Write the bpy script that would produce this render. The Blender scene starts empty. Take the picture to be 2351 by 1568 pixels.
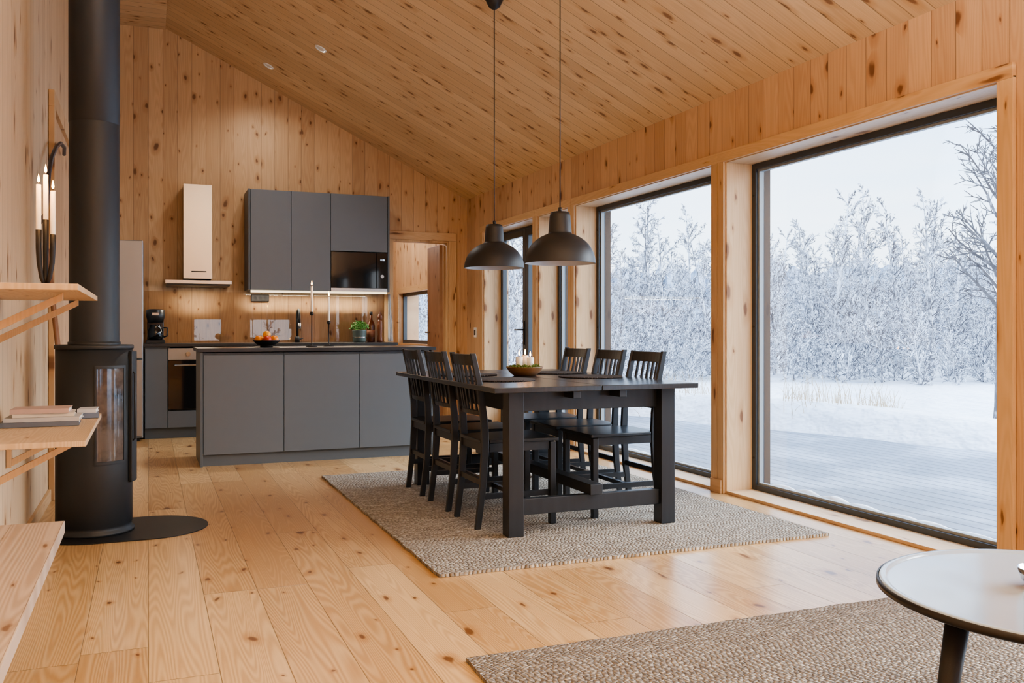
import bpy, math, random
from mathutils import Vector, Matrix, noise as mnoise
C = bpy.context.scene.collection
PI = math.pi
F=2069.0; H=1.03; HY=757.0; TH=math.atan(835/2069.0); S=math.sin(TH); K=math.cos(TH)
RX=3.37; LX=-0.56; BY=9.72

# ------------------------------------------------------------ mesh builder
class MB:
    def __init__(s): s.v=[]; s.f=[]; s.sm=[]
    def add(s, vs, fs, smooth=False):
        n=len(s.v); s.v+= [tuple(p) for p in vs]
        for f in fs: s.f.append(tuple(i+n for i in f)); s.sm.append(smooth)
        return s
    def box(s,x0,x1,y0,y1,z0,z1):
        return s.add([(x0,y0,z0),(x1,y0,z0),(x1,y1,z0),(x0,y1,z0),(x0,y0,z1),(x1,y0,z1),(x1,y1,z1),(x0,y1,z1)],
          [(0,3,2,1),(4,5,6,7),(0,1,5,4),(1,2,6,5),(2,3,7,6),(3,0,4,7)])
    def sweep(s,pts,wx,wy):            # rectangular section swept along a path that rises in z
        vs=[]; fs=[]
        for i,p in enumerate(pts):
            a=wx[i] if isinstance(wx,(list,tuple)) else wx; b=wy
            x,y,z=p
            vs+=[(x-a/2,y-b/2,z),(x+a/2,y-b/2,z),(x+a/2,y+b/2,z),(x-a/2,y+b/2,z)]
        for i in range(len(pts)-1):
            o=4*i
            for k in range(4): fs.append((o+k,o+(k+1)%4,o+4+(k+1)%4,o+4+k))
        fs.append((3,2,1,0)); o=4*(len(pts)-1); fs.append((o,o+1,o+2,o+3))
        return s.add(vs,fs)
    def tube(s,pts,r,n=10,cap=True,smooth=True):
        pts=[Vector(p) for p in pts]; m=len(pts)
        rr=r if isinstance(r,(list,tuple)) else [r]*m
        t0=(pts[1]-pts[0]).normalized()
        ref=Vector((0,0,1)) if abs(t0.z)<.9 else Vector((1,0,0))
        u=t0.cross(ref).normalized(); vs=[];fs=[]
        for i,p in enumerate(pts):
            t=(pts[min(i+1,m-1)]-pts[max(i-1,0)]).normalized()
            u=(u-t*u.dot(t)).normalized(); w=t.cross(u)
            for k in range(n):
                a=2*PI*k/n; vs.append(p+(u*math.cos(a)+w*math.sin(a))*rr[i])
        for i in range(m-1):
            for k in range(n): fs.append((i*n+k,i*n+(k+1)%n,(i+1)*n+(k+1)%n,(i+1)*n+k))
        s.add(vs,fs,smooth)
        if cap:
            b=len(s.v)-len(vs)
            s.f.append(tuple(b+k for k in reversed(range(n)))); s.sm.append(False)
            s.f.append(tuple(b+(m-1)*n+k for k in range(n))); s.sm.append(False)
        return s
    def lathe(s,prof,n=32,c=(0,0,0),a0=0,a1=2*PI,smooth=True,sx=1,sy=1):
        full=abs(a1-a0-2*PI)<1e-6; m=n if full else n+1; vs=[];fs=[]
        for r,z in prof:
            for k in range(m):
                a=a0+(a1-a0)*k/n; vs.append((c[0]+r*math.cos(a)*sx,c[1]+r*math.sin(a)*sy,c[2]+z))
        for i in range(len(prof)-1):
            for k in range(n):
                k2=(k+1)%m
                fs.append((i*m+k,i*m+k2,(i+1)*m+k2,(i+1)*m+k))
        return s.add(vs,fs,smooth)
    def shell(s,r0,r1,z0,z1,a0,a1,n=24,c=(0,0,0)):   # closed curved slab
        vs=[];fs=[]
        for k in range(n+1):
            a=a0+(a1-a0)*k/n; ca,sa=math.cos(a),math.sin(a)
            for r,z in ((r0,z0),(r1,z0),(r1,z1),(r0,z1)): vs.append((c[0]+r*ca,c[1]+r*sa,c[2]+z))
        for k in range(n):
            o=4*k
            for j in range(4): fs.append((o+j,o+4+j,o+4+(j+1)%4,o+(j+1)%4))
        fs.append((0,1,2,3)); o=4*n; fs.append((o+3,o+2,o+1,o))
        return s.add(vs,fs)
    def prism(s,poly,z0,z1,smooth=False):
        n=len(poly)
        vs=[(x,y,z0) for x,y in poly]+[(x,y,z1) for x,y in poly]
        fs=[tuple(reversed(range(n))),tuple(range(n,2*n))]+[(i,(i+1)%n,n+(i+1)%n,n+i) for i in range(n)]
        return s.add(vs,fs,smooth)
    def ball(s,c,r,n=16,m=10,sz=1):
        prof=[(max(1e-4,r*math.sin(PI*i/m)),-r*sz*math.cos(PI*i/m)) for i in range(m+1)]
        return s.lathe(prof,n,c)
    def build(s,name,mat,parent=None,bevel=0,loc=None):
        me=bpy.data.meshes.new(name); me.from_pydata(s.v,[],s.f); me.update()
        me.polygons.foreach_set('use_smooth',s.sm)
        o=bpy.data.objects.new(name,me); C.objects.link(o); me.materials.append(mat)
        if parent: o.parent=parent
        if loc: o.location=loc
        if bevel:
            b=o.modifiers.new('bevel','BEVEL'); b.width=bevel; b.segments=2; b.limit_method='ANGLE'; b.angle_limit=math.radians(40)
        return o
def tag(o,label=None,cat=None,group=None,kind=None):
    if label: o['label']=label
    if cat: o['category']=cat
    if group: o['group']=group
    if kind: o['kind']=kind
    return o
def thing(name,label,cat,loc=(0,0,0),rz=0,group=None):
    o=bpy.data.objects.new(name,None); C.objects.link(o); o.location=loc; o.rotation_euler=(0,0,rz); o.empty_display_size=.1
    return tag(o,label,cat,group)
def struct_empty(name):
    o=bpy.data.objects.new(name,None); C.objects.link(o); o['kind']='structure'; return o
def struct(o): o['kind']='structure'; return o
def dup(root,loc,rz,label=None,group=None,sc=None):
    r=root.copy(); C.objects.link(r); r.location=loc; r.rotation_euler=(0,0,rz)
    if label: r['label']=label
    if group: r['group']=group
    if sc: r.scale=sc
    for ch in list(root.children):
        c=ch.copy(); C.objects.link(c); c.parent=r
        for g in ch.children:
            d=g.copy(); C.objects.link(d); d.parent=c
    return r

# ------------------------------------------------------------ materials
class G:
    def __init__(s,name):
        s.mat=bpy.data.materials.new(name); s.mat.use_nodes=True; s.t=s.mat.node_tree
        s.b=s.t.nodes['Principled BSDF']; s.out=s.t.nodes['Material Output']
    def n(s,ty): return s.t.nodes.new('ShaderNode'+ty)
    def set(s,sock,v):
        if isinstance(v,bpy.types.NodeSocket): s.t.links.new(v,sock)
        else: sock.default_value=v
    def m(s,op,a,b=None,c=None,clamp=False):
        n=s.n('Math'); n.operation=op; n.use_clamp=clamp; s.set(n.inputs[0],a)
        if b is not None: s.set(n.inputs[1],b)
        if c is not None: s.set(n.inputs[2],c)
        return n.outputs[0]
    def comb(s,x,y,z):
        n=s.n('CombineXYZ'); s.set(n.inputs[0],x); s.set(n.inputs[1],y); s.set(n.inputs[2],z); return n.outputs[0]
    def coord(s,kind='Object'):
        return s.n('TexCoord').outputs[kind]
    def sep(s,v):
        n=s.n('SeparateXYZ'); s.set(n.inputs[0],v); return n.outputs
    def noise(s,v,scale=1,detail=2,rough=.5,dist=0):
        n=s.n('TexNoise'); s.set(n.inputs['Vector'],v); n.inputs['Scale'].default_value=scale; n.inputs['Detail'].default_value=detail
        n.inputs['Roughness'].default_value=rough; n.inputs['Distortion'].default_value=dist; return n.outputs[0]
    def mix(s,f,a,b,blend='MIX'):
        n=s.n('Mix'); n.data_type='RGBA'; n.blend_type=blend; s.set(n.inputs[0],f); 
        for i,v in ((6,a),(7,b)):
            if isinstance(v,(tuple,list)) and len(v)==3: v=(*v,1)
            s.set(n.inputs[i],v)
        return n.outputs[2]
    def mr(s,v,a,b,c,d,smooth=False):
        n=s.n('MapRange'); n.interpolation_type='SMOOTHSTEP' if smooth else 'LINEAR'
        s.set(n.inputs[0],v)
        for i,x in enumerate((a,b,c,d)): s.set(n.inputs[i+1],x)
        return n.outputs[0]
    def bump(s,h,strength=.3,dist=.002):
        n=s.n('Bump'); n.inputs['Strength'].default_value=strength; n.inputs['Distance'].default_value=dist
        s.set(n.inputs['Height'],h); s.t.links.new(n.outputs[0],s.b.inputs['Normal'])
    def col(s,c):
        if isinstance(c,(tuple,list)) and len(c)==3: c=(*c,1)
        s.set(s.b.inputs['Base Color'],c)

def plain(name,col,rough=.5,metal=0,var=.06,scale=12,emit=None,es=0,bump=0,spec=None,coat=0):
    g=G(name); v=g.noise(g.coord(),scale,3,.6)
    a=tuple(max(0,c*(1-var)) for c in col); b=tuple(min(1,c*(1+var)) for c in col)
    g.col(g.mix(v,a,b)); g.b.inputs['Roughness'].default_value=rough; g.b.inputs['Metallic'].default_value=metal
    if spec is not None: g.b.inputs['Specular IOR Level'].default_value=spec
    if coat: g.b.inputs['Coat Weight'].default_value=coat
    if emit: g.b.inputs['Emission Color'].default_value=(*emit,1); g.b.inputs['Emission Strength'].default_value=es
    if bump: g.bump(g.noise(g.coord(),scale*20,2),bump,.001)
    return g.mat

def pine(name,along,across,width,lo,hi,knot=1.0,rough=.5,gap=.003,blen=None,ka=3.2,kb=6.5,thr=.45,seed=0.,off=0.,krad=.13,ringamt=.25,bump=.25,gapdark=.5,spec=.4,pvar=.5,rf=150,gr=.45):
    g=G(name); sp=g.sep(g.coord()); ax={'X':0,'Y':1,'Z':2}
    a=sp[ax[along]]; b=g.m('ADD',sp[ax[across]],off)
    ps=g.m('DIVIDE',b,width); idx=g.m('FLOOR',ps); fr=g.m('FRACT',ps)
    wn=g.n('TexWhiteNoise'); wn.noise_dimensions='1D'; g.set(wn.inputs['W'],g.m('ADD',idx,seed+.37)); r1=wn.outputs['Value']
    al=g.m('MULTIPLY_ADD',r1,13.7,a)
    endgap=None
    if blen:
        q=g.m('DIVIDE',al,blen); sg=g.m('FLOOR',q); fs=g.m('FRACT',q)
        w2=g.n('TexWhiteNoise'); w2.noise_dimensions='2D'; g.set(w2.inputs['Vector'],g.comb(idx,sg,0)); r2=w2.outputs['Value']
        endgap=g.mr(g.m('MULTIPLY',g.m('MINIMUM',fs,g.m('SUBTRACT',1,fs)),blen),0,.003,1,0)
    else: r2=r1
    grain=g.noise(g.comb(g.m('MULTIPLY',al,2.5),g.m('MULTIPLY',b,110),g.m('MULTIPLY',r2,31)),1,3,.65)
    broad=g.noise(g.comb(g.m('MULTIPLY',al,.55),g.m('MULTIPLY',b,8),g.m('MULTIPLY',r2,57)),1,1,.4)
    ring=g.m('MULTIPLY_ADD',g.m('SINE',g.m('MULTIPLY',broad,rf)),.5,.5)
    f=g.m('ADD',g.m('MULTIPLY',grain,gr),g.m('MULTIPLY',ring,ringamt))
    f=g.m('ADD',f,g.m('MULTIPLY',r2,pvar),clamp=True)
    col=g.mix(f,hi,lo)
    # knots
    wob=g.noise(g.comb(g.m('MULTIPLY',al,9),g.m('MULTIPLY',b,14),r2),1,2)
    vo=g.n('TexVoronoi'); vo.voronoi_dimensions='2D'; vo.inputs['Scale'].default_value=1
    g.set(vo.inputs['Vector'],g.comb(g.m('ADD',g.m('MULTIPLY',al,ka),g.m('MULTIPLY',wob,.25)),g.m('ADD',g.m('MULTIPLY_ADD',r2,5.3,g.m('MULTIPLY',b,kb)),g.m('MULTIPLY',wob,.3)),0))
    cs=g.n('SeparateColor'); g.t.links.new(vo.outputs['Color'],cs.inputs[0])
    keep=g.m('GREATER_THAN',cs.outputs[0],thr)
    rad=g.m('MULTIPLY_ADD',g.m('POWER',cs.outputs[1],2.),krad*1.15,krad*.3)
    d=vo.outputs['Distance']
    kn=g.m('MULTIPLY',g.mr(d,g.m('MULTIPLY',rad,.4),rad,1,0,True),keep)
    halo=g.m('MULTIPLY',g.mr(d,rad,g.m('MULTIPLY',rad,2.4),.45,0,True),keep)
    dark=tuple(c*k for c,k in zip(lo,(.33,.22,.18)))
    hal=tuple(c*k for c,k in zip(lo,(.82,.66,.5)))
    col=g.mix(g.m('MULTIPLY',halo,knot),col,hal); col=g.mix(g.m('MULTIPLY',kn,knot*.9),col,dark)
    if gap>0:
        e=g.m('MULTIPLY',g.m('MINIMUM',fr,g.m('SUBTRACT',1,fr)),width)
        gp=g.mr(e,gap*.3,gap,1,0)
        if endgap is not None: gp=g.m('MAXIMUM',gp,endgap)
        col=g.mix(g.m('MULTIPLY',gp,gapdark),col,tuple(c*.25 for c in lo))
        g.bump(g.m('ADD',g.m('MULTIPLY',gp,-1),g.m('MULTIPLY',grain,.12)),bump,.004)
    else: g.bump(grain,.08,.001)
    g.col(col); g.b.inputs['Roughness'].default_value=rough; g.b.inputs['Specular IOR Level'].default_value=spec
    return g.mat

WLO=(.485,.30,.16); WHI=(.71,.49,.285)
CLO=(.575,.395,.225); CHI=(.785,.59,.375)
M_floor=pine('pine_floor','Y','X',.2,(.43,.25,.105),(.72,.51,.275),rough=.28,gap=.002,blen=2.7,ka=2.9,kb=6.3,thr=.3,krad=.12,ringamt=.45,knot=1,gapdark=.7,spec=.55,pvar=.62,rf=200,gr=.4)
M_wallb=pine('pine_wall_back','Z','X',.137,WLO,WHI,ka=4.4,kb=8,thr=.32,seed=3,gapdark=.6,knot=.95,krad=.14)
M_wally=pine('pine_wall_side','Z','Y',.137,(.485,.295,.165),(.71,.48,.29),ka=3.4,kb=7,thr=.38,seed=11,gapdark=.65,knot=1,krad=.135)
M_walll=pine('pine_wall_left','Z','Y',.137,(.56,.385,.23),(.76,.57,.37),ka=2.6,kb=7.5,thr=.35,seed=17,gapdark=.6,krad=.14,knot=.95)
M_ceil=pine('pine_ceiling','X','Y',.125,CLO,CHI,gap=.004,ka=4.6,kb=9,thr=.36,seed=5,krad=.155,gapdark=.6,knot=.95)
M_tz=pine('pine_trim_upright','Z','X',.135,(.58,.38,.20),(.78,.57,.34),gap=.0018,ka=2.6,kb=8,thr=.3,seed=21,off=.02,krad=.15,pvar=.55)
M_tz2=pine('pine_trim_upright_side','Z','Y',.5,(.53,.335,.175),(.72,.50,.29),gap=0,ka=2.4,kb=9,thr=.45,seed=22)
M_ty=pine('pine_trim_long','Y','Z',.5,(.53,.335,.175),(.72,.50,.29),gap=0,ka=1.8,kb=12,thr=.5,seed=23)
M_tx=pine('pine_trim_cross','X','Z',.5,(.53,.335,.175),(.72,.50,.29),gap=0,ka=1.8,kb=12,thr=.5,seed=24)
M_shelf=pine('pine_shelf_board','Y','X',.35,(.58,.40,.24),(.77,.60,.41),gap=0,ka=2.2,kb=7,thr=.4,seed=31,rough=.45,ringamt=.45,knot=.8,rf=190)
M_bench=pine('grey_brown_pine_bench','Y','X',.15,(.38,.285,.215),(.62,.51,.42),gap=.001,ka=2.4,kb=8,thr=.4,seed=37,rough=.4,ringamt=.5,knot=.9,rf=190)
M_bracket=pine('pine_bracket','Z','X',.35,(.60,.37,.19),(.74,.50,.30),gap=0,thr=.9,seed=33)
g=G('grey_icy_decking'); sp=g.sep(g.coord()); fr=g.m('FRACT',g.m('DIVIDE',sp[0],.125)); e=g.m('MINIMUM',fr,g.m('SUBTRACT',1,fr))
n1=g.noise(g.coord(),1.1,4,.6); n2=g.noise(g.comb(g.m('MULTIPLY',sp[0],25),g.m('MULTIPLY',sp[1],2),0),1,3)
c=g.mix(n2,(.17,.195,.235),(.30,.33,.385)); c=g.mix(g.mr(n1,.46,.68,0,.6,True),c,(.52,.56,.64)); c=g.mix(g.mr(e,0,.09,.9,0),c,(.04,.045,.06))
g.col(c); g.b.inputs['Roughness'].default_value=.55; g.b.inputs['Specular IOR Level'].default_value=.25; g.bump(g.mr(e,0,.05,-1,0),.3,.005); M_deck=g.mat
g=G('snow'); v=g.noise(g.coord(),.8,5,.6); g.col(g.mix(v,(.80,.83,.89),(.92,.93,.96))); g.b.inputs['Roughness'].default_value=.85; g.bump(v,.9,.3); M_snow=g.mat
g=G('snowy_bark'); gn=g.n('NewGeometry'); z=g.sep(gn.outputs['Normal'])[2]; v=g.noise(g.coord(),6,3)
f=g.mr(g.m('ADD',z,g.m('MULTIPLY_ADD',v,1.0,-.5)),-.24,.28,0,1,True)
g.col(g.mix(f,g.mix(v,(.085,.075,.078),(.20,.18,.185)),(.89,.90,.94))); g.b.inputs['Roughness'].default_value=.9; M_tree=g.mat
g=G('dark_birch_bark'); gn=g.n('NewGeometry'); z=g.sep(gn.outputs['Normal'])[2]; v=g.noise(g.coord(),9,3)
f=g.mr(g.m('ADD',z,g.m('MULTIPLY_ADD',v,1.0,-.5)),0,.5,0,1,True)
g.col(g.mix(f,g.mix(v,(.08,.07,.07),(.18,.16,.16)),(.84,.86,.92))); g.b.inputs['Roughness'].default_value=.9; M_birch=g.mat
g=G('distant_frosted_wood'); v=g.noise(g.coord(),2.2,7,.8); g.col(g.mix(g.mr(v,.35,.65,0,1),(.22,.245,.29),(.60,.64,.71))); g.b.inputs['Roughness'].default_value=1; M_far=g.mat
M_grass=plain('dry_grass',(.50,.37,.23),.9)
g=G('window_glass'); tr=g.n('BsdfTransparent'); tr.inputs[0].default_value=(.97,.985,.985,1); gl=g.n('BsdfGlossy'); gl.inputs['Roughness'].default_value=.01
fz=g.n('Fresnel'); fz.inputs[0].default_value=1.45; ms=g.n('MixShader'); g.t.links.new(g.m('MULTIPLY',fz.outputs[0],.15),ms.inputs[0]); g.t.links.new(tr.outputs[0],ms.inputs[1]); g.t.links.new(gl.outputs[0],ms.inputs[2]); g.t.links.new(ms.outputs[0],g.out.inputs[0]); M_glass=g.mat
M_wframe=plain('dark_grey_window_frame',(.055,.064,.075),.35)
M_gasket=plain('light_grey_gasket',(.30,.33,.35),.5)
M_outjamb=plain('brown_outer_jamb',(.075,.048,.034),.7)
M_cab=plain('slate_grey_cabinet_lacquer',(.116,.134,.152),.36,var=.03)
M_cab2=plain('slate_grey_cabinet_side',(.096,.112,.127),.42,var=.03)
M_top=plain('black_laminate_worktop',(.026,.028,.031),.28)
M_steel=plain('brushed_stainless_steel',(.46,.45,.44),.24,metal=1,var=.08,scale=3)
M_steel2=plain('fridge_steel',(.34,.345,.36),.38,metal=.85,var=.03,scale=3)
M_blackgl=plain('black_appliance_glass',(.008,.008,.009),.06,coat=.2)
M_blkpl=plain('black_plastic',(.016,.016,.017),.35)
M_iron=plain('matte_black_stove_steel',(.024,.027,.031),.5,bump=.12,scale=20)
M_iron2=plain('black_wrought_iron',(.014,.014,.015),.55)
g=G('sooty_stove_glass'); v=g.noise(g.coord(),7,4,.6); zz=g.sep(g.coord())[2]
g.col(g.mix(g.mr(g.m('ADD',v,g.m('MULTIPLY',zz,-.25)),.15,.5,0,1,True),(.02,.016,.014),(.12,.095,.08))); g.b.inputs['Roughness'].default_value=.12; g.b.inputs['Coat Weight'].default_value=.5; M_ash=g.mat
g=G('black_stained_wood'); sp=g.sep(g.coord()); v=g.noise(g.comb(g.m('MULTIPLY',sp[0],30),g.m('MULTIPLY',sp[1],3),g.m('MULTIPLY',sp[2],3)),1,3)
g.col(g.mix(v,(.013,.016,.020),(.029,.033,.040))); g.b.inputs['Roughness'].default_value=.34; g.bump(v,.12,.001); M_blk=g.mat
g=G('black_table_top_wood'); sp=g.sep(g.coord()); v=g.noise(g.comb(g.m('MULTIPLY',sp[0],70),g.m('MULTIPLY',sp[1],2),0),1,4,.6)
g.col(g.mix(v,(.017,.019,.023),(.042,.046,.054))); g.b.inputs['Roughness'].default_value=.25; g.b.inputs['Specular IOR Level'].default_value=.6; g.bump(v,.12,.001); M_ttop=g.mat
def jute(name,c0,c1,c2,sx=50,sy=105,dk=.7,bd=.009):
    g=G(name); sp=g.sep(g.coord()); 
    wob=g.noise(g.coord(),25,2)
    yy=g.m('MULTIPLY_ADD',wob,.006,sp[1])
    row=g.m('MULTIPLY',yy,sy); ri=g.m('FLOOR',row); rf=g.m('FRACT',row)
    wn=g.n('TexWhiteNoise'); wn.noise_dimensions='1D'; g.set(wn.inputs['W'],ri)
    xx=g.m('MULTIPLY_ADD',wob,.02,sp[0])
    cx=g.m('ADD',g.m('MULTIPLY',xx,sx),g.m('MULTIPLY',wn.outputs['Value'],7)); ci=g.m('FLOOR',cx); cf=g.m('FRACT',cx)
    w2=g.n('TexWhiteNoise'); w2.noise_dimensions='2D'; g.set(w2.inputs['Vector'],g.comb(ci,ri,0))
    hx=g.m('SUBTRACT',1,g.m('POWER',g.m('ABSOLUTE',g.m('MULTIPLY_ADD',cf,2,-1)),2.5)); hy=g.m('SUBTRACT',1,g.m('POWER',g.m('ABSOLUTE',g.m('MULTIPLY_ADD',rf,2,-1)),2.))
    h=g.m('MULTIPLY',hx,hy)
    big=g.noise(g.comb(g.m('MULTIPLY',sp[0],6),g.m('MULTIPLY',sp[1],45),0),1,4,.65)
    c=g.mix(g.m('POWER',w2.outputs['Value'],.8),c0,c1); c=g.mix(g.mr(big,.42,.60,0,.75),c,c2)
    c=g.mix(g.mr(h,0,.5,dk,0),c,(.075,.058,.045))
    g.col(c); g.b.inputs['Roughness'].default_value=.95; g.bump(h,1,bd); return g.mat
M_jute=jute('jute_weave',(.24,.19,.14),(.70,.64,.55),(.36,.305,.24))
M_jute2=jute('brown_jute_weave',(.19,.145,.105),(.60,.53,.45),(.29,.235,.18))
M_mat=jute('dark_woven_placemat',(.06,.045,.04),(.15,.12,.10),(.09,.065,.055),90,160)
M_white=plain('white_enamel',(.8,.8,.79),.3,var=.02)
M_wtray=plain('white_lacquer_top',(.34,.42,.54),.13,var=.02,spec=.8)
M_wax=plain('white_candle_wax',(.85,.80,.72),.5,var=.03)
M_flame=plain('candle_flame',(1,.5,.15),.5,emit=(1,.42,.10),es=22)
M_lamp=plain('matte_black_lamp_shade',(.024,.025,.028),.5)
M_lampin=plain('white_lamp_inside',(.62,.62,.62),.5)
M_bowl=plain('turned_brown_wood_bowl',(.22,.11,.045),.5,var=.3,scale=25)
M_moss=plain('green_moss',(.13,.17,.03),.9,var=.5,scale=60)
g=G('glossy_glass_backsplash'); tr=g.n('BsdfTransparent'); gl=g.n('BsdfGlossy'); gl.inputs['Roughness'].default_value=.004
fz=g.n('Fresnel'); fz.inputs[0].default_value=1.5; ms=g.n('MixShader'); g.t.links.new(g.m('MULTIPLY',fz.outputs[0],1.0,clamp=True),ms.inputs[0]); g.t.links.new(tr.outputs[0],ms.inputs[1]); g.t.links.new(gl.outputs[0],ms.inputs[2]); g.t.links.new(ms.outputs[0],g.out.inputs[0]); M_gsplash=g.mat
M_steelplate=plain('black_floor_plate',(.012,.012,.013),.42)

# ------------------------------------------------------------ camera
cd=bpy.data.cameras.new('camera'); cam=bpy.data.objects.new('camera',cd); C.objects.link(cam)
cam.location=(0,0,H); cam.rotation_euler=(PI/2,0,-TH); cd.sensor_width=36; cd.lens=F/2351*36; cd.shift_y=-(784-HY)/2351
cd.clip_start=.05; cd.clip_end=500
bpy.context.scene.camera=cam

# ------------------------------------------------------------ room shell
Y0=-2.6; RT=3.655      # right wall outer face
EZ=2.51; RGX=.16; RGZ=4.065; SL=(RGZ-EZ)/(RX-RGX)
struct(MB().box(LX-.15,RX+.25,Y0-.15,14.2,-.12,0).build('floor',M_floor))
m=MB(); zo=EZ-SL*(RT+.3-RX)
m.add([(RGX,Y0-.2,RGZ),(RT+.3,Y0-.2,zo),(RT+.3,14.3,zo),(RGX,14.3,RGZ),(RGX,Y0-.2,RGZ+.2),(RT+.3,Y0-.2,zo+.2),(RT+.3,14.3,zo+.2),(RGX,14.3,RGZ+.2)],
 [(0,3,2,1),(4,5,6,7),(0,1,5,4),(1,2,6,5),(2,3,7,6),(3,0,4,7)])
m.box(LX-.2,RGX,Y0-.2,14.3,RGZ-.015,RGZ+.2)
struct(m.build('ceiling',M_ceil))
OPEN=[(.3,2.38),(2.78,4.758),(4.879,6.903),(7.011,7.69),(7.779,9.16)]; OZ=2.095
m=MB()
ys=[Y0]+[v for o in OPEN for v in o]
for i in range(0,len(ys),2):
    a=ys[i]; b=ys[i+1] if i+1<len(ys) else 11.0
    m.box(RX,RT,a,b,-.1,OZ)
m.box(RX,RT,Y0,11.0,OZ,2.62)
m.box(RX,RT,11.0,12.7,-.1,.84); m.box(RX,RT,11.0,12.7,1.55,2.62); m.box(RX,RT,12.7,14.0,-.1,2.62)
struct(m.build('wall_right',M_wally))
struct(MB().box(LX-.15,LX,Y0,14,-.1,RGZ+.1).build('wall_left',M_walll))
DX0,DX1,DZ=2.49,3.15,2.03
def zc(x): return RGZ if x<RGX else RGZ-SL*(x-RGX)
m=MB()
def slab(x0,x1,z0,y0,y1,zt=None):
    pts=[x0]+([RGX] if x0<RGX<x1 else [])+[x1]
    for a,b in zip(pts,pts[1:]):
        A=zc(a)+.05; B=zc(b)+.05
        m.add([(a,y0,z0),(b,y0,z0),(b,y1,z0),(a,y1,z0),(a,y0,A),(b,y0,B),(b,y1,B),(a,y1,A)],[(0,3,2,1),(4,5,6,7),(0,1,5,4),(1,2,6,5),(2,3,7,6),(3,0,4,7)])
slab(LX,DX0,0,BY,BY+.12); slab(DX1,RX,0,BY,BY+.12); slab(DX0,DX1,DZ,BY,BY+.12)
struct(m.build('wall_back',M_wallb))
m=MB(); slab(LX,RX,0,13.6,13.72); struct(m.build('wall_far_room',M_wallb))
# wall behind the camera with two low windows
m=MB()
slab(LX-.1,.98,0,Y0-.12,Y0); slab(1.58,2.23,0,Y0-.12,Y0); slab(3.2,RX+.1,0,Y0-.12,Y0); slab(.98,1.58,1.27,Y0-.12,Y0); slab(2.23,3.2,1.27,Y0-.12,Y0)
m.box(.98,1.58,Y0-.12,Y0,0,.3); m.box(2.23,3.2,Y0-.12,Y0,0,.3)
struct(m.build('wall_front',M_wallb))

# windows in the right wall
FX0,FX1=3.56,3.625; GX=3.593
for i,(a,b) in enumerate(OPEN):
    isdoor=(i==4)
    w=struct_empty('window_%d'%(i+1) if not isdoor else 'door_1')
    pv=OPEN[i-1][1] if i else Y0; nx=OPEN[i+1][0] if i<4 else BY
    ca=min(.073,(a-pv)/2-.002); cb=min(.073,(nx-b)/2-.002)
    t=.016
    MB().box(RX-.004,FX0,a,a+t,0,OZ).box(RX-.004,FX0,b-t,b,0,OZ).build('side_lining',M_tz,w,.002)
    MB().box(RX-.004,FX0,a+t,b-t,OZ-t,OZ).build('head_lining',M_shelf,w,.002)
    MB().box(RX-.004,FX0,a+t,b-t,0,.018).build('sill_board',M_shelf,w,.002)
    MB().box(RX-.022,RX-.003,a-ca,a+.006,0,OZ).box(RX-.022,RX-.003,b-.006,b+cb,0,OZ).build('side_casing',M_tz2,w,.002)
    MB().box(RX-.024,RX-.003,a-ca,b+cb,OZ-.010,OZ+.055).build('head_casing',M_ty,w,.002)
    fw=.052 if i<4 else .035
    f=MB(); f.box(FX0,FX1,a,a+fw,0,OZ).box(FX0,FX1,b-fw,b,0,OZ).box(FX0,FX1,a+fw,b-fw,OZ-fw,OZ).box(FX0,FX1,a+fw,b-fw,0,.05)
    f.build('frame',M_wframe,w,.003)
    if not isdoor:
        g2=MB(); q=fw; r=fw+.014
        g2.box(GX-.014,GX+.014,a+q,a+r,.05,OZ-q).box(GX-.014,GX+.014,b-r,b-q,.05,OZ-q).box(GX-.014,GX+.014,a+r,b-r,OZ-r,OZ-q).box(GX-.014,GX+.014,a+r,b-r,.05,.064)
        g2.build('glazing_bead',M_gasket,w)
    MB().box(GX-.002,GX+.002,a+fw,b-fw,.055,OZ-.06).build('pane',M_glass,w)
    if not isdoor:
        MB().box(FX1,RT+.035,a,a+.03,0,OZ).box(FX1,RT+.035,b-.03,b,0,OZ).box(FX1,RT+.035,a+.03,b-.03,OZ-.03,OZ).build('outer_jamb',M_outjamb,w)
    if i in (1,2):
        for z in (.22,1.05,1.88): MB().tube([(FX0-.004,b-.034,z),(FX0+.001,b-.034,z)],.007,10).build('screw_cap',M_blkpl,w)
    if isdoor:
        L=MB(); xa,xb=FX0-.005,FX0+.045
        L.box(xa,xb,8.44,8.52,.03,OZ-.04).box(xa,xb,9.075,9.125,.03,OZ-.04).box(xa,xb,8.52,9.075,OZ-.11,OZ-.04).box(xa,xb,8.52,9.075,.03,.13)
        lf=L.build('door_leaf',M_wframe,w,.003)
        MB().box(xa-.008,xa,8.46,8.495,.88,1.12).tube([(xa-.005,8.477,1.03),(xa-.05,8.477,1.03),(xa-.052,8.54,1.03),(xa-.052,8.60,1.03)],.009,8).build('handle',M_blkpl,lf)
        L=MB(); L.box(xa,xb,7.815,7.88,.03,OZ-.04).box(xa,xb,8.37,8.435,.03,OZ-.04).box(xa,xb,7.88,8.37,OZ-.11,OZ-.04).box(xa,xb,7.88,8.37,.03,.13)
        L.build('door_leaf',M_wframe,w,.003)
struct(MB().box(RX-.036,RX-.0245,4.762,4.876,0,.085).build('baseboard_pier',M_ty,None,.002))
w=struct_empty('window_6')
MB().box(3.42,3.47,11.0,11.05,.84,1.55).box(3.42,3.47,12.65,12.7,.84,1.55).box(3.42,3.47,11.05,12.65,.84,.885).box(3.42,3.47,11.05,12.65,1.505,1.55).build('frame',M_wframe,w)
MB().box(3.445,3.45,11.05,12.65,.885,1.505).build('pane',M_glass,w)
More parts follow.
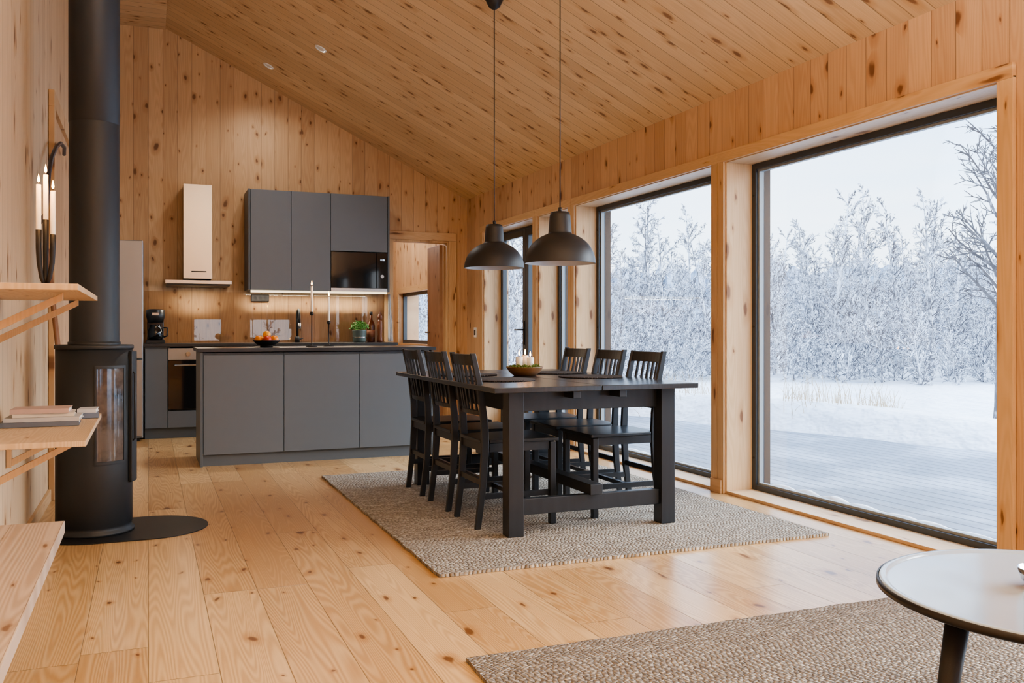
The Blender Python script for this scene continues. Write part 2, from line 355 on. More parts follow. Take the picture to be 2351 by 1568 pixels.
MB().box(RX-.02,RX-.002,10.92,12.78,1.55,1.63).box(RX-.02,RX-.002,10.92,12.78,.76,.84).box(RX-.02,RX-.002,10.92,11.0,.84,1.55).box(RX-.02,RX-.002,12.7,12.78,.84,1.55).build('casing',M_ty,w)
y=BY-.02
m=MB(); m.box(DX0-.085,DX0,y,BY-.002,0,DZ).box(DX1,DX1+.085,y,BY-.002,0,DZ)
struct(m.build('trim_1',M_tz,None,.002))
struct(MB().box(DX0-.085,DX1+.085,y,BY-.002,DZ+.001,DZ+.09).build('trim_2',M_tx,None,.002))
m=MB().box(DX0,DX0+.02,BY,BY+.13,0,DZ-.02).box(DX1-.02,DX1,BY,BY+.13,0,DZ-.02).box(DX0,DX1,BY,BY+.13,DZ-.02,DZ)
struct(m.build('trim_3',M_tz,None,.002))
d=struct_empty('door_2')
lf=MB().box(3.085,3.125,BY+.14,BY+.62,.01,2.0).build('door_leaf',pine('pine_door_dark','Z','Y',.14,(.30,.16,.09),(.46,.28,.17),seed=41,thr=.6),d,.003)
MB().tube([(3.085,10.27,1.0),(3.04,10.27,1.0),(3.038,10.15,1.0)],.009,8).lathe([(.0001,0),(.025,0),(.025,.006),(.0001,.006)],16,(3.08,10.27,1.0)).build('handle',M_steel,lf)
d=struct_empty('door_3')
MB().box(LX+.002,LX+.035,6.08,6.18,0,2.38).box(LX+.002,LX+.035,7.5,7.6,0,2.38).box(LX+.002,LX+.035,6.08,7.6,2.38,2.48).build('casing',M_tz2,d,.003)
MB().box(LX+.002,LX+.012,6.18,7.5,.01,2.38).build('door_leaf',M_wally,d)
for z0 in (.28,.95,1.9): MB().box(LX+.012,LX+.03,6.185,6.205,z0,z0+.12).build('hinge',M_iron2,d)
struct(MB().box(LX,LX+.018,Y0,6.07,0,.07).box(LX,LX+.018,7.61,8.9,0,.07).build('baseboard_left',M_ty,None,.002))
struct(MB().box(RX-.016,RX,9.25,BY,0,.06).build('baseboard_right',M_ty,None,.002))

# ------------------------------------------------------------ outside
m=MB(); m.box(RT+.04,7.0,-4,10.8,-.12,-.035); struct(m.build('deck',M_deck))
random.seed(4)
def xb(y): return 6.85-.33*max(0,y-5.6)+.12*mnoise.noise(Vector((y*.9,7,0)))
def gz(x,y):
    base=-.14+.16*mnoise.noise(Vector((x*.12,y*.12,0)))+.05*mnoise.noise(Vector((x*.5,y*.5,3)))
    if y<10.9:
        e=x-xb(y)
        if e<0: return -.3 if e<-.31 else -.3+.255*(e+.31)/.31
        base+= .32*math.exp(-((e-.8)/1.3)**2)
        k=min(1,e/.5); base=(-.04)*(1-k)+base*k
    elif x<6.0: base=min(base,-.1)
    if x>22: base+= (x-22)*.015
    return base
vs=[];fs=[]; xs=[-60,-30,-10]+[-4+i*.8 for i in range(10)]+[4.0+i*.15 for i in range(36)]+[9.6+i*1.2 for i in range(40)]+[65,90,140]
yy=[-60,-40,-25,-15]+[-10+i*1.0 for i in range(15)]+[5+i*.25 for i in range(28)]+[12+i*1.0 for i in range(42)]+[60,80,120,160]
for x in xs:
    for y in yy: vs.append((x,y,gz(x,y)))
ny=len(yy)
for i in range(len(xs)-1):
    for j in range(ny-1): fs.append((i*ny+j,(i+1)*ny+j,(i+1)*ny+j+1,i*ny+j+1))
struct(MB().add(vs,fs,True).build('snow_ground',M_snow))
m=MB(); pts=[];rr=[]
for i in range(90):
    y=2.7+i*.05; pts.append((3.90+.03*mnoise.noise(Vector((y*3,0,0))),y,-.03)); rr.append(.018+.035*abs(mnoise.noise(Vector((y*4,5,0)))))
m.tube(pts,rr,10); tag(m.build('snow_ridge',M_snow),'low crumbly ridge of snow on the deck along the glass','snow',kind='stuff')
def make_tree(seed,h,nb,r0,sub=7,sub2=4,spread=.38,up=.75,twr=.013,start=.12,mat=None):
    rnd=random.Random(seed); m=MB()
    def perp(v):
        q=v.cross(Vector((rnd.uniform(-1,1),rnd.uniform(-1,1),rnd.uniform(-1,1)))); return q.normalized()
    def path(p,d,L,n,wob,lift=0):
        pts=[p.copy()]; d=d.copy()
        for i in range(n):
            d=(d+perp(d)*wob*rnd.uniform(.2,1)+Vector((0,0,lift))).normalized(); p=p+d*(L/n); pts.append(p.copy())
        return pts,d
    tp,_=path(Vector((0,0,-.3)),Vector((rnd.uniform(-.08,.08),rnd.uniform(-.08,.08),1)).normalized(),h,9,.09,.03)
    m.tube(tp,[r0*(1-.9*i/9) for i in range(10)],6,False,True)
    def at(pts,t):
        q=t*(len(pts)-1); i=min(int(q),len(pts)-2); return pts[i].lerp(pts[i+1],q-i), (pts[i+1]-pts[i]).normalized()
    for k in range(nb):
        t=start+(.98-start)*((k+rnd.random())/nb); p,d=at(tp,t)
        az=rnd.uniform(0,2*PI); L=h*spread*(1-t*.72)*rnd.uniform(.6,1.15)
        bd=Vector((math.cos(az),math.sin(az),up*rnd.uniform(.5,1.5))).normalized()
        bp,_=path(p,bd,L,4,.22,.03); br=max(twr*1.2,r0*.38*(1-t*.7))
        m.tube(bp,[br*(1-.75*i/4) for i in range(5)],3,False,False)
        for j in range(sub):
            t2=.15+.85*(j+rnd.random())/sub; p2,d2=at(bp,t2)
            sd=(d2+perp(d2)*rnd.uniform(.6,1.1)+Vector((0,0,.1))).normalized(); L2=L*.42*rnd.uniform(.5,1.1)*(1.15-t2*.6)
            sp_,_=path(p2,sd,L2,2,.3,-.03); m.tube(sp_,[twr*1.15,twr,twr*.6],3,False,False)
            for q in range(sub2):
                p3,d3=at(sp_,rnd.uniform(.15,1)); td=(d3+perp(d3)*1.0).normalized(); L3=L2*.5*rnd.uniform(.5,1.2)
                m.tube([p3,p3+td*L3],[twr*.9,twr*.5],3,False,False)
    me=bpy.data.meshes.new('frosted_tree'); me.from_pydata(m.v,[],m.f); me.materials.append(mat or M_tree); return me
trees=[make_tree(11+i,5.6+.25*i,28,.10,8,5,.31,.9,.015) for i in range(6)]
bushes=[make_tree(31+i,2.6,22,.035,7,5,.58,.9,.016,.02) for i in range(4)]
random.seed(9)
def put(me,name,x,y,s,label,cat,group=None,rz=None):
    o=bpy.data.objects.new(name,me); C.objects.link(o); o.location=(x,y,gz(x,y)); o.rotation_euler=(0,0,random.uniform(0,6.28) if rz is None else rz); o.scale=(s,s,s*random.uniform(.9,1.1)); return tag(o,label,cat,group)
def du(d,u): return d*(S+K*u), d*(K-S*u)
placed=[]
def free(x,y,r):
    for px,py,pr_ in placed:
        if (px-x)**2+(py-y)**2<(r+pr_)**2: return False
    return True
n_=0
for i in range(9000):
    if n_>=165: break
    d_=21.8+14.5*random.random()**1.2; u_=random.uniform(-.1,.8); x,y=du(d_,u_)
    if x<7: continue
    s_=random.uniform(.44,.78)*(d_/24)**.8
    if not free(x,y,.88*s_): continue
    placed.append((x,y,.88*s_)); n_+=1
    put(random.choice(trees),'frosted_tree',x,y,s_,'frost-covered bare tree in the woodland beyond the snowy field','tree','trees of the frosted woodland')
n_=0
for i in range(4000):
    if n_>=85: break
    d_=random.uniform(19.4,23); u_=random.uniform(-.1,.8); x,y=du(d_,u_)
    if x<7: continue
    s_=random.uniform(.40,.80)
    if not free(x,y,.55*s_): continue
    placed.append((x,y,.55*s_)); n_+=1
    put(random.choice(bushes),'snowy_bush',x,y,s_,'snow-laden low bush at the foot of the woodland','bush','bushes at the woodland edge')
near=make_tree(77,5.6,38,.10,7,5,.29,1.1,.008,.3,M_birch)
x,y=du(10.6,.540); put(near,'birch_tree',x,y,.95,'tall bare birch standing nearest the house, cut by the right window edge','tree',rz=.4)
for x,y in ((1.2,-9.5),(3.6,-10.5),(5.6,-9.0)):
    put(random.choice(bushes),'snowy_bush',x,y,.7,'snow-laden low bush added behind the house to texture the backsplash reflection','bush','bushes added for the backsplash reflection')  # out of view, added to give the mirrored rear windows some texture
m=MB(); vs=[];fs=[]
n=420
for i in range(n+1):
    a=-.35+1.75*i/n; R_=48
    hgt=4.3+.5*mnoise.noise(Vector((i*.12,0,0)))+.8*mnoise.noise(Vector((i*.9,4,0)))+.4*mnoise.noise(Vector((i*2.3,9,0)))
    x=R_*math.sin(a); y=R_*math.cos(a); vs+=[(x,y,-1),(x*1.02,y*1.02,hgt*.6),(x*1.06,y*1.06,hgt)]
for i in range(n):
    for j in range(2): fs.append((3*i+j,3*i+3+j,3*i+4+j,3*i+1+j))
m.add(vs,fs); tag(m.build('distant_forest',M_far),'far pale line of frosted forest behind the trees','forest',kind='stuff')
m=MB(); rnd=random.Random(3)
for i in range(520):
    cx,cy=du(rnd.uniform(9.6,12.5),rnd.uniform(.30,.43)) if i%3 else du(rnd.uniform(11,13),rnd.uniform(.14,.24))
    z=gz(cx,cy)-.03; hh=rnd.uniform(.1,.34); dx=rnd.uniform(-.1,.1); dy=rnd.uniform(-.1,.1)
    m.tube([(cx,cy,z),(cx+dx*.4,cy+dy*.4,z+hh*.6),(cx+dx,cy+dy,z+hh)],[.0035,.0025,.0012],3,False,False)
tag(m.build('dry_grass',M_grass),'dry straw-coloured grass poking through the snow','grass',kind='stuff')

# ------------------------------------------------------------ rugs
def rug(name,mat,x0,x1,y0,y1,label,rz=0):
    cx,cy=(x0+x1)/2,(y0+y1)/2; w,l=(x1-x0)/2,(y1-y0)/2
    poly=[]
    def edge(ax,ay,bx,by):
        n=60
        for i in range(n):
            t=i/n; x=ax+(bx-ax)*t; y=ay+(by-ay)*t; j=.004*mnoise.noise(Vector((x*9,y*9,1)))*2
            poly.append((x+j,y+j))
    edge(-w,-l,w,-l);edge(w,-l,w,l);edge(w,l,-w,l);edge(-w,l,-w,-l)
    o=MB().prism(poly,0,.013).build(name,mat,loc=(cx,cy,.001)); o.rotation_euler=(0,0,rz)
    return tag(o,label,'rug')
rug('jute_rug',M_jute,1.12,3.15,3.58,6.32,'beige-grey woven jute rug under the dining table')
rug('jute_rug',M_jute2,.91,3.2,.25,2.64,'brown woven jute rug under the round white table')
RZ=.0145
# ------------------------------------------------------------ dining table
t=thing('dining_table','black stained wooden extending dining table with low H-stretcher','table',(2.1,4.92,RZ))
tx0,tx1,ty0,ty1=-.575,.565,-.92,.92
MB().box(tx0,-.002,ty0,ty1,.712,.738).build('tabletop_leaf',M_ttop,t,.003)
MB().box(.002,tx1,ty0,ty1,.712,.738).build('tabletop_leaf',M_ttop,t,.003)
for sx in(-1,1):
    for sy in(-1,1):
        cx=sx*.431; cy=sy*.80
        MB().box(cx-.041,cx+.041,cy-.041,cy+.041,0,.711).build('leg',M_blk,t,.003)
for s in (-1,1):
    MB().box(-.40,.40,s*.778-.012,s*.778+.012,.61,.711).build('end_apron',M_blk,t,.002)
    MB().box(s*.432-.012,s*.432+.012,-.76,.76,.61,.711).build('side_apron',M_blk,t,.002)
    MB().box(s*.13-.02,s*.13+.02,-.90,.90,.675,.711).build('extension_slide',M_blk,t,.002)
    MB().box(-.39,.39,s*.80-.02,s*.80+.02,.10,.18).build('end_stretcher',M_blk,t,.003)
MB().box(-.035,.035,-.86,.86,.181,.235).build('long_stretcher',M_blk,t,.003)
# ------------------------------------------------------------ chairs (face +X)
def make_chair(label):
    t=thing('dining_chair',label,'chair',group='black dining chairs')
    for s in(-1,1):
        y=s*.166
        MB().sweep([(-.218,y,0),(-.19,y,.22),(-.178,y,.42),(-.183,y,.55),(-.205,y,.72),(-.245,y,.895)],[.031,.035,.040,.037,.033,.028],.022).build('leg',M_blk,t,.003)
        MB().sweep([(.195,s*.172,0),(.195,s*.172,.43)],.033,.033).build('leg',M_blk,t,.003)
    def rail(z0,z1,xa,xb,th=.016,bow=.018):
        m=MB(); n=8; vs=[];fs=[]
        for i in range(n+1):
            y=-.155+.310*i/n; b=-bow*(1-(y/.155)**2)
            for (x,z) in ((xa-th/2,z0),(xa+th/2,z0),(xb+th/2,z1),(xb-th/2,z1)): vs.append((x+b,y,z))
        for i in range(n):
            o=4*i
            for j in range(4): fs.append((o+j,o+(j+1)%4,o+4+(j+1)%4,o+4+j))
        fs.append((3,2,1,0)); o=4*n; fs.append((o,o+1,o+2,o+3)); m.add(vs,fs); return m
    rail(.832,.890,-.232,-.244).build('top_rail',M_blk,t,.003)
    rail(.575,.600,-.186,-.190).build('lower_rail',M_blk,t,.003)
    for k in range(5):
        y=-.104+k*.052; b=-.018*(1-(y/.155)**2)
        MB().sweep([(-.189+b,y,.598),(-.208+b,y,.715),(-.232+b,y,.834)],.009,.018).build('slat',M_blk,t)
    poly=[(-.155,-.178),(.222,-.196),(.226,-.19),(.226,.19),(.222,.196),(-.155,.178),(-.155,.15),(-.202,.15),(-.202,-.15),(-.155,-.15)]
    MB().prism(poly,.434,.452).build('seat',M_blk,t,.004)
    MB().box(-.155,.176,-.176,-.158,.39,.433).box(-.155,.176,.158,.176,.39,.433).box(.19,.208,-.153,.153,.39,.433).box(-.19,-.172,-.152,.152,.39,.433).build('seat_frame',M_blk,t)
    for s in (-1,1): MB().box(-.185,.177,s*.165-.008,s*.165+.008,.150,.178).build('stretcher',M_blk,t)
    MB().box(-.02,0,-.156,.156,.153,.175).build('stretcher',M_blk,t)
    MB().box(-.198,-.182,-.152,.152,.22,.248).build('stretcher',M_blk,t)
    return t
c0=make_chair('black slatted dining chair on the stove side of the table, nearest the camera'); c0.location=(1.772,4.485,RZ)
dup(c0,(1.772,4.975,RZ),.01,'middle black slatted dining chair of the three on the stove side')
dup(c0,(1.772,5.475,RZ),-.01,'black slatted dining chair on the stove side, nearest the kitchen island')
dup(c0,(2.425,4.515,RZ),PI+.01,'black slatted dining chair on the window side of the table, nearest the camera')
dup(c0,(2.425,4.965,RZ),PI,'middle black slatted dining chair of the three on the window side')
dup(c0,(2.425,5.44,RZ),PI-.01,'black slatted dining chair on the window side, farthest from the camera')
# ------------------------------------------------------------ pendants
for (x,y,zb,lab) in ((2.03,5.33,1.42,'black metal dome pendant lamp over the far half of the dining table'),(2.045,4.38,1.385,'black metal dome pendant lamp over the near half of the dining table')):
    zt=RGZ-SL*(x-RGX)
    t=thing('pendant_lamp',lab,'lamp',(x,y,zb),group='pendant lamps')
    out=[(.190,0),(.190,.008),(.187,.03),(.181,.052),(.170,.077),(.153,.102),(.130,.124),(.103,.142),(.078,.153),(.064,.159),(.062,.167),(.055,.255),(.05,.272),(.04,.276),(.0001,.276)]
    sh=MB().lathe(out,64).lathe([(.190,0),(.187,0)],64).build('shade',M_lamp,t)
    MB().lathe([(.187,.0),(.184,.03),(.167,.075),(.150,.099),(.127,.120),(.097,.138),(.07,.149),(.05,.152),(.0001,.152)],48).build('inner_shade',M_lampin,sh)
    MB().tube([(0,0,.276),(0,0,.30)],.009,12).build('cord_grip',M_blkpl,t)
    MB().tube([(0,0,.29),(0,0,zt-zb-.08)],.0032,8).build('cord',M_blkpl,t)
    MB().lathe([(.0001,-.09),(.014,-.09),(.035,-.075),(.058,-.03),(.062,.01),(.0001,.012)],28,(0,0,zt-zb-.012)).build('ceiling_canopy',M_blkpl,t)
    MB().lathe([(.0001,.055),(.02,.058),(.03,.085),(.02,.12),(.013,.135),(.013,.151)],20).build('bulb',M_white,t)
# ------------------------------------------------------------ ceiling spots
for x,y,lab in ((1.387,7.87,'round white ceiling spot nearer the camera'),(1.09,9.07,'round white ceiling spot nearer the kitchen wall')):
    z=RGZ-SL*(x-RGX); ang=math.atan(SL)
    t=thing('ceiling_spot',lab,'ceiling light',(x,y,z-.002),group='ceiling spots'); t.rotation_euler=(0,ang,0)
    MB().lathe([(.035,-.003),(.04,-.009),(.052,-.008),(.055,0)],28).build('ring',M_white,t)
    MB().lathe([(.0001,-.003),(.036,-.003)],28).build('lens',M_white,t)
# ------------------------------------------------------------ kitchen island
ix=.381; iw=.592; fy=7.13
for k,lab in enumerate(('grey island cabinet at the stove end of the island','grey island cabinet in the middle of the island','grey island cabinet at the dining end of the island, behind the chairs')):
    x0=ix+k*iw; t=thing('island_cabinet',lab,'cabinet',(x0,fy,0),group='island cabinets')
    MB().box(.001,iw-.001,.022,.60,.09,.855).build('body',M_cab2,t)
    MB().box(.002,iw-.002,0,.019,.088,.838).build('door',M_cab,t,.002)
tag(MB().box(.360,.379,fy-.005,fy+.64,0,.860).build('end_panel',M_cab2,None,.001),'grey end panel closing the stove end of the island','panel')
tag(MB().box(2.160,2.179,fy-.005,fy+.64,0,.860).build('end_panel',M_cab2,None,.001),'grey end panel closing the dining end of the island','panel')
tag(MB().box(.381,2.158,fy+.03,fy+.05,0,.085).build('plinth',M_cab2),'recessed grey plinth under the island','plinth')
tag(MB().box(.340,2.195,fy-.025,fy+.67,.862,.890).build('worktop',M_top,None,.002),'black worktop on the kitchen island','worktop')
IZ=.891
by=9.12
t=thing('base_cabinet','narrow grey base cabinet between the fridge and the oven','cabinet',(-.03,by,0))
MB().box(0,.2,.02,.59,.1,.868).build('body',M_cab2,t); MB().box(.002,.198,0,.019,.102,.850).build('door',M_cab,t,.002)
t=thing('oven_cabinet','grey cabinet housing the built-in oven','cabinet',(.172,by,0))
MB().box(0,.02,.02,.59,.1,.868).box(.58,.6,.02,.59,.1,.868).box(.02,.58,.02,.59,.1,.262).build('body',M_cab2,t)
MB().box(.002,.598,0,.019,.102,.26).build('drawer_front',M_cab,t,.002)
t=thing('oven','black glass built-in oven with steel control panel','oven',(.472,by,.265))
MB().box(-.277,.277,.02,.56,0,.59).build('body',M_blkpl,t)
dr=MB().box(-.297,.297,-.005,.018,.01,.475).build('door',M_blackgl,t,.002)
cp=MB().box(-.297,.297,-.003,.018,.48,.59).build('control_panel',M_steel2,t,.002)
for kx in(-.12,.12): MB().tube([(kx,-.003,.535),(kx,-.028,.535)],.022,20).build('knob',M_steel,cp)
MB().tube([(-.24,-.005,.43),(-.24,-.04,.43),(.24,-.04,.43),(.24,-.005,.43)],.009,8).build('handle',M_steel,dr)
for k,(a,b) in enumerate(((.774,1.372),(1.374,1.972),(1.974,2.395))):
    t=thing('base_cabinet','grey base cabinet in the back row behind the island, '+('next to the oven','under the sink tap','nearest the doorway')[k],'cabinet',(a,by,0),group='base cabinets behind the island')
    MB().box(0,b-a,.02,.59,.1,.868).build('body',M_cab2,t); MB().box(.002,b-a-.002,0,.019,.102,.85).build('door',M_cab,t,.002)
tag(MB().box(-.03,2.395,by+.05,by+.07,0,.098).build('plinth',M_cab2),'recessed grey plinth under the back row of cabinets','plinth')
tag(MB().box(-.035,2.40,by-.02,BY-.012,.870,.898).build('worktop',M_top,None,.002),'black worktop along the kitchen back wall','worktop')
CZ=.899
tag(MB().box(-.03,2.40,BY-.010,BY-.004,.90,1.42).build('glass_backsplash',M_gsplash),'clear glossy glass backsplash panel on the kitchen wall','backsplash')
t=thing('fridge','tall stainless steel fridge freezer beside the stove pipe','fridge',(-.295,8.95,0))
MB().box(-.25,.25,.06,.72,.03,1.85).build('body',plain('fridge_side',(.30,.31,.32),.5),t,.004)
MB().box(-.25,.25,0,.055,.05,.755).build('door',M_steel2,t,.006)
MB().box(-.25,.25,0,.055,.765,1.85).build('door',M_steel2,t,.006)
MB().box(-.22,.22,.08,.12,0,.03).build('foot_strip',M_blkpl,t)
t=thing('cooker_hood','stainless steel chimney cooker hood on the wall','cooker hood',(.455,BY,0))
ch=MB().box(-.135,.135,-.28,-.004,1.535,2.47).build('chimney',M_steel,t,.002)
MB().add([(-.305,-.48,1.475),(.305,-.48,1.475),(.305,-.012,1.475),(-.305,-.012,1.475),(-.305,-.48,1.51),(.305,-.48,1.51),(.305,-.012,1.535),(-.305,-.012,1.535)],[(0,3,2,1),(4,5,6,7),(0,1,5,4),(1,2,6,5),(2,3,7,6),(3,0,4,7)]).build('canopy',M_steel,t,.002)
MB().box(-.29,.29,-.46,-.03,1.458,1.474).build('filter',M_blkpl,t)
MB().box(-.06,.08,-.2825,-.281,1.60,1.612).build('control_strip',M_blkpl,ch)
uy=BY-.40; zb,zt=1.43,2.44
for k,(a,b,z0,lab) in enumerate(((.945,1.345,zb,'tall grey wall cabinet nearest the cooker hood'),(1.345,1.745,zb,'tall grey wall cabinet between its twin and the microwave'),(1.745,2.345,1.845,'wide grey wall cabinet above the microwave'))):
    t=thing('wall_cabinet',lab,'cabinet',(a,uy,0),group='wall cabinets')
    MB().box(.001,b-a-.001,.02,.395,z0,zt-.003).build('body',M_cab2,t); MB().box(.002,b-a-.002,0,.019,z0+.001,zt-.003).build('door',M_cab,t,.002)
tag(MB().box(.925,.943,uy-.004,BY-.005,zb,zt).build('end_panel',M_cab2,None,.001),'grey side panel of the wall cabinets facing the cooker hood','panel')
tag(MB().box(2.347,2.365,uy-.004,BY-.005,zb,zt).build('end_panel',M_cab2,None,.001),'grey side panel of the wall cabinets facing the doorway','panel')
t=thing('microwave_oven','black glass built-in microwave under the wide wall cabinet','microwave',(1.747,uy,1.43))
MB().box(0,.596,.022,.38,.0,.41).build('body',M_blkpl,t)
MB().box(.002,.475,0,.02,.035,.408).build('door',M_blackgl,t,.002)
cp=MB().box(.478,.594,0,.02,.035,.408).build('control_panel',M_blackgl,t,.002)
MB().box(.002,.594,-.002,.02,0,.033).build('trim_strip',M_steel,t)
m=MB(); dg={'1':'bc','0':'abcdef','4':'fgbc','5':'afgcd','7':'abc'}
def digit(m,ch,x,z,w=.008,h=.016,t_=.0018):
    seg={'a':(x,x+w,z+h-t_,z+h),'d':(x,x+w,z,z+t_),'g':(x,x+w,z+h/2-t_/2,z+h/2+t_/2),'b':(x+w-t_,x+w,z+h/2,z+h),'c':(x+w-t_,x+w,z,z+h/2),'f':(x,x+t_,z+h/2,z+h),'e':(x,x+t_,z,z+h/2)}
    for s in dg[ch]: a,b,c_,d_=seg[s]; m.box(a,b,-.0015,-.0002,c_,d_)
for i,ch_ in enumerate('1105'): digit(m,ch_,.515+i*.012+(.004 if i>1 else 0),.325)
m.build('clock_display',plain('display_white',(.7,.8,.9),.4,emit=(.7,.85,1),es=1.5),cp)
MB().tube([(.536,0,.16),(.536,-.018,.16)],.018,20).build('knob',M_steel,cp)
tag(MB().box(.95,2.34,uy+.01,uy+.03,1.405,1.428).build('light_strip',plain('light_strip_cover',(.9,.85,.7),.4,emit=(1,.8,.5),es=1.0)),'thin lit light strip under the wall cabinets','light')
t=thing('socket_block','black socket block on the backsplash under the wall cabinets','socket',(1.08,BY-.012,1.36))
MB().box(-.09,.09,-.03,0,-.035,.035).build('case',M_blkpl,t,.004)
for k in(-.05,.0,.05): MB().tube([(k,-.030,0),(k,-.0315,0)],.017,16).build('outlet',M_iron2,t)
t=thing('kitchen_tap','black kitchen tap with tall swan neck and chrome hose','tap',(1.44,9.55,CZ))
MB().lathe([(.0001,0),(.025,0),(.025,.05),(.02,.06),(.0001,.06)],20).build('base',M_iron2,t)
pts=[(0,0,.06),(0,0,.24)]+[(0,-.075*(1-math.cos(a)),.24+.1*math.sin(a)) for a in [PI*i/10 for i in range(1,11)]]+[(0,-.15,.20)]
MB().tube(pts,.012,10).build('neck',M_iron2,t)
MB().tube([(0,-.15,.20),(0,-.15,.14)],.016,12).build('spout',M_steel,t)
MB().tube([(.02,0,.03),(.06,0,.045)],.006,8).build('lever',M_iron2,t)
t=thing('coffee_maker','black filter coffee maker with glass jug beside the fridge','coffee maker',(.065,9.42,CZ))
MB().box(-.085,.085,-.12,.10,0,.03).build('base',M_blkpl,t,.006)
MB().box(-.075,.075,.03,.10,.03,.30).build('water_tank',plain('smoked_plastic',(.04,.04,.045),.15),t,.008)
fh=MB().lathe([(.0001,.20),(.07,.20),(.085,.26),(.085,.32),(.06,.33),(.0001,.332)],28,(0,-.035,0)).build('filter_holder',M_blkpl,t)
jg=MB().lathe([(.0001,.032),(.06,.032),(.075,.07),(.07,.13),(.05,.165),(.055,.18),(.0001,.18)],28,(0,-.04,0)).build('jug',M_blackgl,t)
MB().tube([(.07,-.04,.15),(.11,-.05,.15),(.105,-.05,.07),(.072,-.045,.06)],.008,8).build('handle',M_blkpl,jg)
MB().box(-.03,.03,-.124,-.12,.27,.295).build('badge_panel',M_steel,fh)
t=thing('potted_herb','small green herb in a grey metal pot on the back worktop','plant',(2.05,9.35,CZ))
pt=MB().lathe([(.0001,0),(.06,0),(.068,.02),(.072,.12),(.076,.13),(.068,.13),(.064,.118),(.0001,.118)],28).build('pot',plain('grey_green_pot',(.10,.13,.12),.35),t)
MB().lathe([(.0735,.05),(.0745,.052),(.0735,.056)],28).build('pot_band',M_steel,pt)
rnd=random.Random(5); m=MB()
for i in range(420):
    a=rnd.uniform(0,6.28); e=rnd.uniform(.1,1.5); r=.085*rnd.uniform(.5,1.05); c=Vector((math.cos(a)*math.cos(e)*r*1.15,math.sin(a)*math.cos(e)*r*1.15,.13+math.sin(e)*r))
    d1=Vector((rnd.uniform(-1,1),rnd.uniform(-1,1),rnd.uniform(-.5,1))).normalized(); d2=d1.cross(Vector((rnd.uniform(-1,1),rnd.uniform(-1,1),.3))).normalized(); s_=.013
    m.add([c,c+d1*s_+d2*s_*.5,c+d1*s_*2,c+d1*s_-d2*s_*.5],[(0,1,2,3)])
m.build('foliage',plain('herb_leaf',(.08,.22,.035),.6,var=.5,scale=40),t)
t=thing('oil_bottle','brown glass bottle with stopper beside the potted herb','bottle',(2.19,9.42,CZ))
MB().lathe([(.0001,0),(.04,0),(.042,.01),(.042,.17),(.035,.20),(.015,.24),(.014,.29),(.0001,.29)],24).build('body',plain('brown_bottle_glass',(.10,.028,.012),.12),t)
MB().lathe([(.014,.29),(.017,.292),(.017,.32),(.0001,.322)],16).build('stopper',M_iron2,t)
MB().lathe([(.0425,.05),(.0428,.05),(.0428,.13),(.0425,.13)],24).build('paper_label',plain('dark_label',(.25,.1,.05),.6),t)
t=thing('pepper_mill','tall dark wooden pepper mill beside the brown bottle','pepper mill',(2.27,9.36,CZ))
MB().lathe([(.0001,0),(.03,0),(.03,.02),(.022,.08),(.028,.15),(.024,.22),(.018,.24),(.0001,.24)],24).build('body',plain('dark_red_wood',(.14,.045,.02),.35),t)
MB().lathe([(.02,.24),(.026,.255),(.024,.28),(.012,.295),(.008,.30),(.01,.315),(.0001,.32)],24).build('cap',plain('dark_red_wood_cap',(.13,.04,.02),.35),t)
m=MB(); vs=[];fs=[]
for i in range(9):
    for j in range(9):
        x=2.44+.055*i/8*(0.4+.6*j/8); vs.append((x,BY-.035+.012*math.sin(i*2.1),1.42-.52*j/8))
for i in range(8):
    for j in range(8): fs.append((i*9+j,(i+1)*9+j,(i+1)*9+j+1,i*9+j+1))
m.add(vs,fs,True); o=m.build('tea_towel',plain('pale_blue_cloth',(.55,.60,.68),.9)); s_=o.modifiers.new('s','SOLIDIFY'); s_.thickness=.006; tag(o,'pale blue tea towel hanging on the trim at the doorway','towel')
def flame(x,y,z,parent,s=1.0):
    MB().lathe([(.0001,0),(.0045*s,.006*s),(.0055*s,.012*s),(.0035*s,.024*s),(.0001,.038*s)],12,(x,y,z+.006)).build('flame',M_flame,parent)
    MB().tube([(x,y,z-.002),(x,y,z+.008)],.0012,6).build('wick',M_iron2,parent)
for x,y,h1,h2,lab in ((1.24,7.45,.285,.21,'taller slim black candlestick with lit white candle on the island'),(1.407,7.6,.215,.20,'shorter slim black candlestick with lit white candle on the island')):
    t=thing('candlestick',lab,'candlestick',(x,y,IZ),group='candlesticks on the island')
    MB().lathe([(.0001,0),(.045,0),(.045,.004),(.01,.012),(.004,.02),(.004,h1-.03),(.009,h1-.028),(.015,h1-.02),(.013,h1),(.0001,h1)],24).build('holder',M_iron2,t)
    cn=MB().lathe([(.0105,h1-.01),(.009,h1+h2),(.0001,h1+h2)],16).build('candle',M_wax,t)
    flame(0,0,h1+h2,cn,1.1)
t=thing('fruit_bowl','shallow black fruit bowl on the island','bowl',(.88,7.45,IZ))
MB().lathe([(.0001,0),(.05,0),(.05,.012),(.075,.02),(.105,.05),(.108,.055),(.1,.052),(.07,.026),(.0001,.02)],36).build('bowl_body',M_iron2,t)
fr=[('orange',(-.062,-.02),.034,(.80,.27,.02),'orange at the left of the fruit bowl'),('apple',(.0,-.052),.034,(.50,.05,.02),'red apple at the front of the fruit bowl'),('orange',(.06,-.015),.034,(.78,.25,.02),'orange at the right of the fruit bowl'),('lemon',(-.03,.045),.03,(.80,.55,.05),'yellow lemon at the back of the fruit bowl'),('apple',(.042,.052),.031,(.45,.04,.02),'red apple at the back right of the fruit bowl')]
